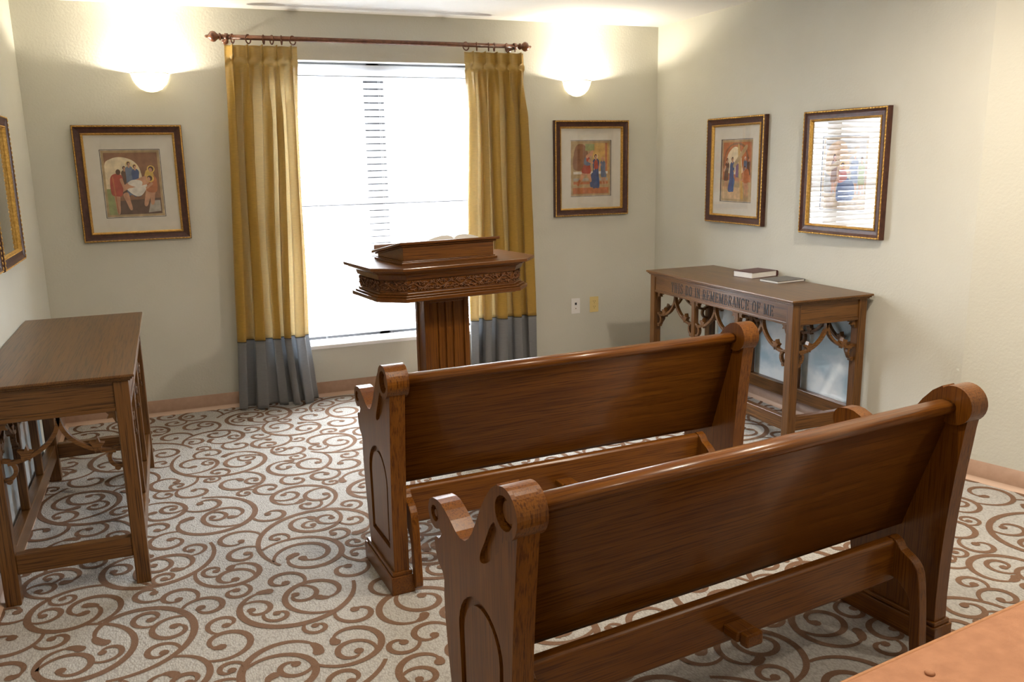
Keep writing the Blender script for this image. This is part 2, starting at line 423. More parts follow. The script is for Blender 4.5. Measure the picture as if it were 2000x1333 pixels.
# ------------------------------------------------------------------ curtains on their rod
RZ = 2.288; RY = -.118
def rod():
    e = empty('curtain_rod', (-2.09, 0, RZ), 'long turned brown wooden curtain rod with ball finials above the window', 'curtain rod')
    b = MB(); b.tube([(-.965, RY, 0), (.945, RY, 0)], .0145, 16); b.build('pole', M['rod'], e)
    for s, x in ((-1, -.96), (1, .94)):
        b = MB(); pr = [(.0145, 0), (.021, .003), (.021, .010), (.014, .014), (.017, .02), (.029, .034), (.032, .046), (.028, .058), (.015, .068), (.008, .076), (.009, .082), (.004, .09), (.0, .093)]
        b.lathe([(r, s*h) for r, h in pr], (x, RY, 0), axis=0, seg=20); b.build('finial', M['rod'], e)
    for x in (-.93, .91):
        b = MB(); b.tube([(x, -.002, -.012), (x, -.05, -.012), (x, RY, -.012)], .008, 8); b.lathe([(0, -.006), (.019, -.006), (.019, 0), (0, 0)], (x, 0, -.010), axis=1, seg=16)
        b.lathe([(.018, -.01), (.021, -.01), (.021, .01), (.018, .01)], (x, RY, 0), axis=0, seg=16); b.build('bracket', M['rod'], e)
    for (x, tilt) in [(-2.987, .5), (-2.897, .7), (-2.808, .3), (-2.76, -.3), (-2.703, .25), (-2.637, .9), (-1.526, 1.2), (-1.451, .4), (-1.368, .3), (-1.329, .2), (-1.238, .8), (-1.179, .4)]:
        b = MB(); R = .025; pts = [(x+2.09+math.sin(tilt)*R*math.cos(a), RY+math.cos(tilt)*R*math.cos(a), -.009+R*math.sin(a)) for a in [2*PI*i/20 for i in range(21)]]
        b.tube(pts, .0042, 8, caps=False); b.build('curtain_ring', M['rod'], e)
rod()
def curtain(name, label, edges, phase):
    """edges: list of (z, xl, xr) from top to floor"""
    cx = (edges[0][1]+edges[0][2])/2
    e = empty(name, (cx, RY, .0), label, 'curtain')
    npl = 5; NU = 300; zs = []
    z = edges[0][0]
    while z > .008: zs.append(z); z -= .03 if z < 2.05 else .012
    zs.append(.008)
    def ed(z):
        for (a, b_) in zip(edges[:-1], edges[1:]):
            if b_[0] <= z <= a[0]:
                t = (a[0]-z)/(a[0]-b_[0]); return a[1]+(b_[1]-a[1])*t, a[2]+(b_[2]-a[2])*t
        return edges[-1][1:]
    SEAM = .452
    rnd = random.Random(phase)
    jit = [rnd.uniform(-.25, .25) for _ in range(npl+1)]; amp = [rnd.uniform(.75, 1.25) for _ in range(npl+1)]
    grid = []
    for z in zs:
        xl, xr = ed(z); row = []
        top = max(0, min(1, (z-2.15)/.10)); hang = max(0, min(1, (2.15-z)/.30))
        for i in range(NU+1):
            u = i/NU; q = u*npl; k = int(min(q, npl-.0001)); f = q-k
            # pinch pleat at the centre of each section in the header; full soft folds beneath it
            pin = math.exp(-((f-.5)/.075)**2)*(1-.3*abs(math.sin(f*60)))
            pk = amp[k]*(1-f)+amp[k+1]*f; sh = jit[k]*(1-f)+jit[k+1]*f
            uu_ = u + .012*hang*math.sin(2*PI*(q+sh*hang)*1)      # fold overlap
            w = math.cos(2*PI*(q-.5+sh*hang))
            body = math.copysign(abs(w)**.75, w)*.040*pk + .008*math.sin(2*PI*q*1.6+phase+z*1.0)
            y_top = -.050*pin+.014*math.cos(2*PI*(q))
            if 2.13 < z < 2.17: y_top = -.010*pin
            y = y_top*(1-hang)-body*hang
            x = xl+(xr-xl)*uu_ + .006*hang*math.sin(z*3+u*9+phase)
            x += top*.004*math.sin(f*2*PI)
            x += .016*hang*math.sin(2*PI*2*(q+sh)+.5)
            flare = max(0, 1-z/.5)
            y -= .02*flare*math.sin(q*3+phase)
            zz = z
            if z > edges[0][0]-.02: zz = z-.006*(1-pin)*math.sin(PI*f)**2
            if z < .02: zz = z+.004+.004*math.sin(q*4)
            row.append((x-cx, min(y, .075), zz))
        grid.append(row)
    def sheet(name, i0, i1, m, dz=0):
        b = MB(); vs = [p for r in grid[i0:i1+1] for p in r]; n = NU+1
        b.add(vs, [(a*n+c, a*n+c+1, (a+1)*n+c+1, (a+1)*n+c) for a in range(i1-i0) for c in range(NU)], 0, True)
        o = b.build(name, m, e)
        so = o.modifiers.new('thickness', 'SOLIDIFY'); so.thickness = .0012
        return o
    si = min(range(len(zs)), key=lambda i: abs(zs[i]-SEAM))
    sheet('silk_panel', 0, si, M['silk']); sheet('hem_band', si, len(zs)-1, M['hem'])
    b = MB(); b.tube([(p[0], p[1]-.002, p[2]) for p in grid[si][::2]], .0025, 5); b.build('seam_cord', M['seam'], e)
curtain('curtain', 'gold silk curtain with grey hem band left of the window', [(2.246, -3.035, -2.612), (1.62, -3.065, -2.63), (1.29, -3.08, -2.642), (.99, -3.09, -2.648), (.45, -3.105, -2.662), (.008, -3.135, -2.615)],
        3.1)
curtain('curtain', 'gold silk curtain with grey hem band right of the window, behind the lectern', [(2.246, -1.535, -1.115), (1.9, -1.535, -1.105), (1.25, -1.548, -1.087), (.77, -1.555, -1.066), (.45, -1.56, -1.05), (.008, -1.575, -1.04)],
        1.7)

# ------------------------------------------------------------------ sconces
def sconce(x, label):
    e = empty('wall_sconce', (x, 0, 1.975), label, 'wall lamp')
    b = MB(); prof = [(.004, 0), (.03, .004), (.06, .02), (.083, .045), (.098, .078), (.1045, .106)]
    inner = [(r-.005 if r > .01 else 0.002, h+.005) for r, h in prof[::-1]]; inner[0] = (.0995, .106)
    b.lathe(prof+inner, (0, -.004, 0), axis=2, seg=28, a0=PI, a1=2*PI); b.build('glass_bowl', M['bowl'], e)
    b = MB(); b.tube([(.107*math.cos(a), -.004+.107*math.sin(a), .107) for a in [PI+PI*i/28 for i in range(29)]], .0022, 6); b.build('metal_rim', M['steel'], e)
    b = MB(); b.box((-.035, -.012, .01), (.035, 0, .095)); b.build('backplate', M['white'], e, bevel=.002)
    b = MB(); b.ball((0, -.05, .07), .016); b.tube([(0, -.01, .055), (0, -.05, .055)], .006, 8, 0); b.build('bulb', M['bulb'], e)
    l = lamp('sconce_lamp', 'POINT', (0, -.055, .087), SCONCE_W, (1, .91, .74), shadow_soft_size=.012); l.parent = e
sconce(SCONCES[0], 'lit half-bowl glass wall sconce left of the curtains'); sconce(SCONCES[1], 'lit half-bowl glass wall sconce right of the curtains')
def can(x, y, wt, i):
    e = empty('recessed_downlight', (x, y, H), 'round recessed ceiling downlight, %s' % i, 'ceiling light', group='recessed ceiling downlights')
    b = MB(); b.lathe([(.075, -.001), (.095, -.004), (.098, 0), (.075, 0)], (0, 0, 0), seg=24); b.build('trim_ring', M['white'], e)
    b = MB(); b.lathe([(0, -.001), (.075, -.001), (.075, 0), (0, 0)], (0, 0, 0), seg=24); b.build('lens', M['canlens'], e)
    l = lamp('downlight_lamp', 'AREA', (0, 0, -.006), wt, WARM, shape='DISK', size=.15); l.parent = e
for (x, y, wt), n in zip(CANS, ['above the front pew', 'above the pews at the left', 'unseen, added as fill over the left side behind', 'over the right side behind', 'unseen, added as fill in the middle of the rear']): can(x, y, wt, n)

# ------------------------------------------------------------------ pictures
FW, FH = .5976, .6784
def paint(name, c, k=.18):
    return noisy('print_'+name, tuple(v*(1-k) for v in c), tuple(min(1, v*(1+k)) for v in c), 25., .6, spec=.2)
PC = dict(sky=(.62, .42, .24), glow=(.78, .66, .46), dark=(.13, .07, .05), brown=(.27, .13, .07), rust=(.48, .17, .07), skin=(.58, .31, .19), blue=(.06, .10, .24), slate=(.16, .20, .30),
          red=(.42, .08, .05), ochre=(.58, .36, .12), gold=(.72, .48, .12), grey=(.42, .38, .33), white=(.74, .70, .64), green=(.30, .33, .14), violet=(.20, .10, .22), tan=(.46, .33, .18), hair=(.10, .05, .03), ink=(.03, .025, .02))
PM = {k: paint(k, v) for k, v in PC.items()}; PK = list(PM)
def ell(cx, cy, rx, ry, rot=0., n=20):
    return [(cx+rx*math.cos(a)*math.cos(rot)-ry*math.sin(a)*math.sin(rot), cy+rx*math.cos(a)*math.sin(rot)+ry*math.sin(a)*math.cos(rot)) for a in [2*PI*i/n for i in range(n)]]
def limb(p, q, w0, w1):
    d = Vector(q)-Vector(p); n = Vector((-d.y, d.x)).normalized(); p, q = Vector(p), Vector(q); m = (p+q)/2
    return smooth_closed([tuple(p+n*w0), tuple(m+n*(w0+w1)*.55), tuple(q+n*w1), tuple(q-n*w1), tuple(m-n*(w0+w1)*.55), tuple(p-n*w0)], 3)
def person_shapes(x, y, h, robe, hair='hair', halo=False, lean=0., legs=True, arm=None, bare=False):
    """generic robed figure with feet at (x,y), height h, in print units (0..1)"""
    s = h; top = (x+lean, y+h*.90); S = []
    if halo: S += [('gold', ell(top[0], top[1], .10*s, .085*s)), ('glow', ell(top[0], top[1], .083*s, .070*s))]
    if legs:
        S += [('skin', limb((x-.06*s, y), (x-.03*s+lean*.3, y+.4*s), .022*s, .05*s)), ('skin', limb((x+.09*s, y+.01), (x+.04*s+lean*.3, y+.4*s), .022*s, .05*s))]
    lo = .28 if legs else .02
    S.append((robe, smooth_closed([(x-.13*s, y+lo*s), (x-.12*s+lean*.5, y+.55*s), (x-.13*s+lean*.9, y+.76*s), (x-.04*s+lean, y+.84*s), (x+.05*s+lean, y+.84*s), (x+.14*s+lean*.9, y+.75*s), (x+.11*s+lean*.5, y+.5*s), (x+.15*s, y+lo*s), (x, y+(lo-.03)*s)], 4)))
    S.append(('skin', limb((x+lean, y+.80*s), (x+lean, y+.88*s), .028*s, .028*s)))
    S.append((hair, ell(top[0]-.006*s, top[1]+.012*s, .058*s, .062*s))); S.append(('skin', ell(top[0]+.008*s, top[1]-.008*s, .038*s, .048*s)))
    if arm:
        S.append(('skin' if bare else robe, limb((x+lean*.9+(.1*s if arm[0] > x else -.1*s), y+.72*s), (x+(arm[0]-x)*.6, y+.55*s+(arm[1]-y-.55*s)*.5), .04*s, .032*s)))
        S.append(('skin', limb((x+(arm[0]-x)*.55, y+.55*s+(arm[1]-y-.55*s)*.5), arm, .028*s, .018*s)))
    return S
def scene_entomb():
    S = [('brown', [(0, 0), (1, 0), (1, 1), (0, 1)]), ('glow', smooth_closed([(0, .40), (0, .80), (.12, .90), (.32, .93), (.55, .86), (.66, .70), (.66, .42), (.3, .36)], 5)), ('green', [(0, .0), (.16, .0), (.18, .42), (0, .42)]), ('dark', [(.18, .0), (1, 0), (1, .26), (.2, .22)]), ('grey', [(.74, .02), (.98, .04), (.98, .22), (.80, .22)])]
    S += person_shapes(.36, .30, .50, 'dark', legs=False) + person_shapes(.45, .32, .55, 'slate', halo=True, legs=False) + person_shapes(.56, .30, .52, 'blue', halo=True, legs=False, arm=(.50, .52))
    S += [('skin', limb((.83, .16), (.86, .42), .03, .05)), ('skin', limb((.70, .14), (.80, .42), .03, .055))]
    S += [('rust', smooth_closed([(.74, .38), (.76, .58), (.86, .66), (.95, .56), (.93, .36)], 4)), ('gold', smooth_closed([(.72, .56), (.76, .70), (.86, .72), (.90, .62), (.80, .56)], 4)), ('gold', ell(.86, .73, .075, .06)), ('hair', ell(.86, .73, .05, .045)), ('skin', ell(.85, .715, .032, .034))]
    S += [('white', smooth_closed([(.36, .44), (.52, .30), (.66, .32), (.76, .48), (.56, .50)], 5)), ('skin', limb((.16, .32), (.42, .48), .022, .04)), ('skin', limb((.40, .47), (.78, .56), .045, .06)), ('white', smooth_closed([(.40, .50), (.56, .44), (.66, .47), (.66, .54), (.50, .56)], 4)), ('gold', ell(.83, .58, .075, .065)), ('hair', ell(.82, .58, .05, .045)), ('skin', ell(.80, .565, .032, .036)), ('skin', limb((.86, .50), (.74, .42), .02, .016))]
    S += [('skin', limb((.18, .02), (.18, .32), .025, .05)), ('skin', limb((.42, .08), (.34, .34), .025, .05)), ('red', smooth_closed([(.08, .34), (.08, .58), (.16, .66), (.28, .65), (.32, .55), (.28, .32), (.18, .30)], 4)), ('rust', [(.16, .02), (.18, .02), (.14, .62), (.12, .62)]), ('skin', limb((.28, .58), (.34, .40), .026, .02)), ('hair', ell(.24, .69, .045, .045))]
    return S
def scene_arrest():
    S = [('tan', [(0, 0), (1, 0), (1, 1), (0, 1)]), ('ochre', [(.55, .4), (1, .4), (1, 1), (.55, 1)]), ('brown', smooth_closed([(.02, .5), (.08, .92), (.3, .97), (.42, .8), (.36, .5)], 4)), ('green', [(.35, .85), (.6, .85), (.6, .98), (.35, .98)]), ('rust', [(.9, .35), (.96, .35), (.96, 1), (.9, 1)])]
    for i, z in enumerate((.44, .38, .31, .24, .17, .10)): S.append((('white', 'tan', 'grey', 'rust', 'tan', 'rust')[i], [(.02, z), (.98, z), (.98, z-.05), (.02, z-.05)]))
    S += [('rust', [(0, 0), (1, 0), (1, .12), (0, .12)])]
    S += person_shapes(.86, .18, .56, 'slate', hair='skin', lean=-.03, arm=(.60, .46), bare=True) + person_shapes(.64, .12, .68, 'blue', halo=True, legs=False, arm=(.58, .48))
    S += [('red', smooth_closed([(.60, .50), (.60, .64), (.68, .66), (.70, .50)], 4)), ('blue', smooth_closed([(.48, .16), (.52, .40), (.68, .40), (.66, .20), (.56, .13)], 4))]
    S += [('skin', limb((.16, .20), (.34, .44), .028, .05)), ('rust', limb((.13, .17), (.20, .27), .03, .026)), ('skin', limb((.50, .24), (.42, .44), .026, .05)), ('red', smooth_closed([(.24, .44), (.34, .60), (.46, .60), (.50, .42), (.36, .40)], 4)), ('slate', smooth_closed([(.32, .58), (.33, .70), (.44, .74), (.50, .64), (.46, .56)], 4)), ('red', ell(.42, .68, .05, .05)), ('skin', limb((.44, .66), (.56, .60), .03, .02)), ('slate', ell(.50, .785, .05, .045)), ('skin', ell(.515, .77, .034, .034)), ('skin', limb((.38, .72), (.56, .84), .03, .022))]
    return S
def scene_beam():
    S = [('rust', [(0, 0), (1, 0), (1, 1), (0, 1)]), ('brown', smooth_closed([(.06, .5), (.06, .80), (.24, .95), (.5, .99), (.78, .93), (.92, .7), (.9, .5)], 4)), ('rust', smooth_closed([(.1, .5), (.1, .78), (.26, .92), (.5, .955), (.74, .90), (.86, .7), (.86, .5)], 4)), ('glow', smooth_closed([(.14, .48), (.15, .75), (.30, .88), (.46, .92), (.62, .84), (.68, .62), (.68, .45)], 5)), ('tan', [(0, 0), (1, 0), (1, .30), (0, .34)]), ('sky', [(0, 0), (.7, 0), (.75, .20), (0, .22)])]
    S += person_shapes(.80, .30, .46, 'slate', hair='white') + person_shapes(.92, .32, .42, 'dark') + person_shapes(.52, .28, .42, 'violet', hair='hair') + person_shapes(.62, .28, .38, 'green')
    S += person_shapes(.12, .18, .56, 'dark', lean=.04, arm=(.02, .50), bare=True) + person_shapes(.32, .14, .62, 'blue', halo=False, legs=False, lean=.03, arm=(.44, .50)) + [('blue', smooth_closed([(.20, .16), (.28, .36), (.44, .36), (.40, .18), (.30, .12)], 4))]
    S += [('ochre', limb((.72, .0), (.56, .92), .045, .035)), ('tan', limb((.40, .58), (.84, .92), .035, .04))]
    S += person_shapes(.86, .04, .56, 'skin', lean=-.06, arm=(.66, .34), bare=True) + [('rust', smooth_closed([(.76, .30), (.78, .50), (.92, .52), (.96, .32)], 4))]
    return S
def scene_carry():
    S = [('grey', [(0, 0), (1, 0), (1, 1), (0, 1)]), ('sky', smooth_closed([(.05, .5), (.1, .9), (.5, .95), (.6, .5)], 4)), ('tan', [(0, 0), (1, 0), (1, .2), (0, .2)])]
    S += person_shapes(.25, .2, .6, 'brown') + person_shapes(.75, .2, .62, 'slate', hair='white', arm=(.55, .5)) + person_shapes(.92, .2, .55, 'green')
    S += [('tan', limb((.1, .55), (.8, .86), .035, .04))] + [('blue', smooth_closed([(.34, .10), (.36, .34), (.50, .44), (.74, .36), (.76, .14), (.55, .08)], 4)), ('red', smooth_closed([(.36, .36), (.38, .54), (.52, .56), (.58, .42)], 4)), ('gold', ell(.46, .62, .07, .055)), ('hair', ell(.46, .62, .045, .04)), ('skin', ell(.46, .605, .03, .034)), ('skin', limb((.40, .48), (.26, .26), .03, .02))]
    return S
def scene_stand():
    S = [('grey', [(0, 0), (1, 0), (1, 1), (0, 1)]), ('slate', [(.3, .55), (1, .55), (1, 1), (.3, 1)]), ('ochre', [(0, 0), (1, 0), (1, .24), (0, .18)])]
    S += person_shapes(.3, .12, .66, 'brown') + person_shapes(.58, .12, .7, 'white', halo=True, legs=False) + person_shapes(.82, .14, .6, 'violet')
    return S
def picture(label, loc, rz, painting):
    """hangs with its back on the local y=0 plane and faces -y"""
    e = empty('framed_print', loc, label, 'picture', rz)
    hw, hh = FW/2, FH/2
    prof = [(0, 0), (0, .028), (.003, .034), (.010, .035), (.014, .031), (.024, .026), (.038, .0235), (.0445, .0235), (.046, .027), (.051, .027), (.053, .022), (.0575, .015), (.0575, .006)]
    gold = {2, 7, 8}
    def ring(d, h): return [(-hw+d, -h, -hh+d), (hw-d, -h, -hh+d), (hw-d, -h, hh-d), (-hw+d, -h, hh-d)]
    b = MB(); g = MB()
    for i in range(len(prof)-1):
        A, B = ring(*prof[i]), ring(*prof[i+1])
        t = g if i in gold else (g if i >= 9 else b)
        for k in range(4):
            j = (k+1) % 4; t.add([A[k], A[j], B[j], B[k]], [(0, 1, 2, 3)], 1 if i >= 9 else 0)
    b.add(ring(.0, .0005), [(0, 1, 2, 3)]); b.build('frame', M['mahog'], e)
    # rope edge and inner beading
    def along(d, h, step, fn):
        C = ring(d, h)
        for k in range(4):
            p, q = Vector(C[k]), Vector(C[(k+1) % 4]); n = int((q-p).length/step); t = (q-p).normalized()
            for i in range(n): fn(p+(q-p)*((i+.5)/n), t, k)
    def rope(p, t, k):
        s_ = [.0035]*3; a = 0 if abs(t.x) > .5 else 2; s_[a] = .0085; s_[1] = .0042; g.ball(p, 1., 0, 6, 4, s_)
    along(.0065, .0345, .021, rope); along(.0485, .0275, .0078, lambda p, t, k: g.ball(p, .0031, 0, 6, 4))
    g.build('gilt_beading', [M['gold'], M['goldflat']], e)
    b = MB(); pw, ph = .330, .400; mw, mh = hw-.055, hh-.055
    b.prism([(-mw, -mh), (mw, -mh), (mw, mh), (-mw, mh)], -.008, -.010, lambda a, c, d: (a, d, c), holes=[[(-pw/2, -ph/2), (pw/2, -ph/2), (pw/2, ph/2), (-pw/2, ph/2)]]); b.build('mat_board', M['matboard'], e)
    b = MB(); lay = [0]
    def poly(pts, m):
        lay[0] += 1; y = -.0040-lay[0]*.00003
        P = [(-pw/2-.001+(pw+.002)*a, -ph/2-.001+(ph+.002)*c) for a, c in pts]
        tri = tessellate_polygon([[Vector((p[0], p[1], 0)) for p in P]]); b.add([(p[0], y, p[1]) for p in P], [tuple(t) for t in tri], PK.index(m))
    sq = lambda d: [(d, d*.82), (1-d, d*.82), (1-d, 1-d*.82), (d, 1-d*.82)]
    poly(sq(0), 'ink'); poly(sq(.012), 'white'); poly(sq(.02), 'tan')
    for m, pts in painting: poly([(.06+.88*min(1, max(0, a)), .05+.90*min(1, max(0, c))) for a, c in pts], m)
    b.build('print', [PM[k] for k in PK], e)
    b = MB(); b.box((-mw, -.0125, -mh), (mw, -.0110, mh)); b.build('glass', M['glass'], e)
picture('dark gilt-beaded frame with figures carrying a body in white cloth, under the left sconce', (-3.614, -.001, 1.449), 0, scene_entomb())
picture('dark gilt-beaded frame with a blue-robed figure seized on steps, under the right sconce', (-.553, -.001, 1.474), 0, scene_arrest())
picture('dark gilt-beaded frame with a crowd raising a wooden cross, right wall nearest the corner', (-.001, -.993, 1.450), -PI/2, scene_beam())
picture('dark gilt-beaded frame whose glass mirrors the window blind, on the right wall', (-.011, -1.956, 1.441), -PI/2+.032, scene_carry())
picture('dark gilt-beaded frame on the left wall above the side table, nearest the corner', (XL+.001, -1.163, 1.452), PI/2, scene_stand())
picture('sliver of a dark gilt-beaded frame at the extreme left edge of the photo', (XL+.001, -1.812, 1.458), PI/2, scene_stand())

# ------------------------------------------------------------------ wall plates
def plate(x, z, m, kind, label):
    e = empty('wall_plate', (x, 0, z), label, 'outlet')
    b = MB(); b.box((-.036, -.006, -.0585), (.036, 0, .0585)); b.build('cover', M[m], e, bevel=.0025)
    b = MB()
    if kind == 'data':
        b.box((-.0075, -.0075, .008), (.0075, -.0055, .026)); b.build('jack', M['black'], e); b = MB(); b.box((-.003, -.0075, -.022), (.003, -.0055, -.014)); b.build('jack', M['brownslot'], e)
    else:
        for dz in (.02, -.02):
            r = MB(); r.prism(arc(0, dz, .0165, 0, 360, 20)[:-1], -.0055, -.0075, lambda a, c, d: (a, d, c)); r = r.build('receptacle', M[m], e)
            for dx in (-.006, .006): b = MB(); b.box((dx-.0012, -.0085, dz+.001), (dx+.0012, -.0070, dz+.009)); b.build('slot', M['brownslot'], r)
            b = MB(); b.box((-.002, -.0085, dz-.010), (.002, -.0070, dz-.005)); b.build('slot', M['brownslot'], r)
plate(-.677, .468, 'plate_w', 'data', 'white wall plate with a black jack below the right picture')
plate(-.523, .469, 'plate_y', 'outlet', 'ivory duplex outlet plate right of the white plate')

# ------------------------------------------------------------------ communion tables
TW, TL, TH = .530, 1.44, .819
def stroke2(b, pts, w, d0, d1, fn):
    pts = [Vector(p) for p in pts]; L, R = [], []
    for i, p in enumerate(pts):
        t = (pts[min(i+1, len(pts)-1)]-pts[max(i-1, 0)]).normalized(); n = Vector((-t.y, t.x)); ww = w[i] if hasattr(w, '__len__') else w
        L.append(p+n*ww/2); R.append(p-n*ww/2)
    b.prism([tuple(p) for p in L+R[::-1]], d0, d1, fn)
def tracery(b, c, hw, ztop, fn):
    """one bay of cusped gothic tracery; a runs across, centred at c with half width hw"""
    dr = .152
    for s in (-1, 1):
        P = [(c+s*hw*(1-math.cos(math.radians(t))), ztop-dr*math.sin(math.radians(t))) for t in range(0, 91, 9)]
        P = [(c+s*hw*(1-math.cos(math.radians(t)))*1.0, ztop-dr*math.sin(math.radians(t))) for t in range(-6, 92, 7)]
        P = [(min(max(a, c-hw), c+hw), z) for a, z in P]
        stroke2(b, P, .015, -.011, .011, fn)
        nx, nz = c+s*hw*.60, ztop-dr*.80
        # cusp node with its spurs
        b.prism([(nx-.012, nz-.030), (nx+.0, nz-.012), (nx+s*.004+.012, nz-.030), (nx+.016, nz-.002), (nx+.026, nz+.014), (nx+.004, nz+.012), (nx-.004, nz+.030), (nx-.010, nz+.010), (nx-.026, nz+.006), (nx-.014, nz-.008)], -.013, .013, fn)
        # round eye below and above, ending on the leg
        ex, ez = c+s*(hw-.004), nz-.055
        a0, a1 = (80, 275) if s > 0 else (100, -95)
        stroke2(b, [(ex+.036*math.cos(math.radians(a0+(a1-a0)*i/12)), ez+.036*math.sin(math.radians(a0+(a1-a0)*i/12))) for i in range(13)], .014, -.010, .010, fn)
        b.prism(arc(ex-s*.012, ez-.040, .011, 0, 360, 8)[:-1], -.012, .012, fn)
        b.prism([(ex, ztop), (ex-s*.034, ztop), (ex-s*.022, ztop-.014), (ex-s*.030, ztop-.028), (ex-s*.010, ztop-.026), (ex, ztop-.05)], -.011, .011, fn)
GLY = {  # condensed roman capitals on a 0..1 box: (stroke points, width)
 'T': [([(.5, 0), (.5, 1)], .2), ([(.04, .95), (.96, .95)], .1), ([(.06, .98), (.06, .78)], .07), ([(.94, .98), (.94, .78)], .07), ([(.3, .02), (.7, .02)], .06)],
 'H': [([(.2, 0), (.2, 1)], .2), ([(.8, 0), (.8, 1)], .2), ([(.2, .52), (.8, .52)], .08), ([(.02, .02), (.4, .02)], .06), ([(.6, .02), (.98, .02)], .06), ([(.02, .98), (.4, .98)], .06), ([(.6, .98), (.98, .98)], .06)],
 'I': [([(.5, 0), (.5, 1)], .28), ([(.2, .02), (.8, .02)], .06), ([(.2, .98), (.8, .98)], .06)],
 'S': [([(.85, .78), (.75, .93), (.5, .97), (.22, .88), (.18, .72), (.35, .57), (.68, .43), (.84, .28), (.76, .1), (.5, .03), (.25, .07), (.14, .24)], .15)],
 'D': [([(.2, 0), (.2, 1)], .2), ([(.2, .96), (.5, .96), (.78, .82), (.88, .5), (.78, .18), (.5, .04), (.2, .04)], .13), ([(.02, .02), (.3, .02)], .06), ([(.02, .98), (.3, .98)], .06)],
 'O': [([(.5, .97), (.22, .85), (.13, .5), (.22, .15), (.5, .03), (.78, .15), (.87, .5), (.78, .85), (.5, .97)], .16)],
 'N': [([(.15, 0), (.15, 1)], .09), ([(.85, 0), (.85, 1)], .09), ([(.15, .98), (.85, .03)], .2), ([(.02, .98), (.2, .98)], .06), ([(.7, .98), (1, .98)], .06), ([(.02, .02), (.3, .02)], .06)],
 'R': [([(.2, 0), (.2, 1)], .2), ([(.2, .96), (.6, .96), (.8, .85), (.8, .64), (.6, .52), (.2, .52)], .12), ([(.5, .52), (.72, .2), (.95, .02)], .18), ([(.02, .02), (.4, .02)], .06), ([(.02, .98), (.3, .98)], .06)],
 'E': [([(.22, 0), (.22, 1)], .22), ([(.2, .95), (.88, .95)], .09), ([(.2, .51), (.7, .51)], .09), ([(.2, .05), (.9, .05)], .09), ([(.88, .98), (.88, .76)], .07), ([(.9, .02), (.9, .26)], .07), ([(.7, .62), (.7, .4)], .06), ([(.02, .02), (.3, .02)], .06), ([(.02, .98), (.3, .98)], .06)],
 'M': [([(.1, 0), (.1, 1)], .08), ([(.88, 0), (.88, 1)], .17), ([(.12, .98), (.48, .05)], .17), ([(.48, .05), (.86, .98)], .08), ([(0, .02), (.22, .02)], .06), ([(.74, .02), (1.02, .02)], .06)],
 'B': [([(.2, 0), (.2, 1)], .2), ([(.2, .96), (.6, .96), (.77, .86), (.77, .66), (.6, .54), (.2, .54)], .12), ([(.6, .54), (.84, .42), (.86, .18), (.65, .04), (.2, .04)], .13), ([(.02, .02), (.3, .02)], .06), ([(.02, .98), (.3, .98)], .06)],
 'A': [([(.12, 0), (.48, 1)], .08), ([(.5, 1), (.86, 0)], .2), ([(.25, .34), (.72, .34)], .07), ([(0, .02), (.26, .02)], .06), ([(.7, .02), (1, .02)], .06)],
 'C': [([(.86, .76), (.72, .94), (.48, .97), (.22, .85), (.13, .5), (.22, .15), (.5, .03), (.74, .08), (.88, .26)], .15)],
 'F': [([(.22, 0), (.22, 1)], .22), ([(.2, .95), (.88, .95)], .09), ([(.2, .51), (.7, .51)], .09), ([(.88, .98), (.88, .76)], .07), ([(.7, .62), (.7, .4)], .06), ([(.02, .02), (.44, .02)], .06), ([(.02, .98), (.3, .98)], .06)]}
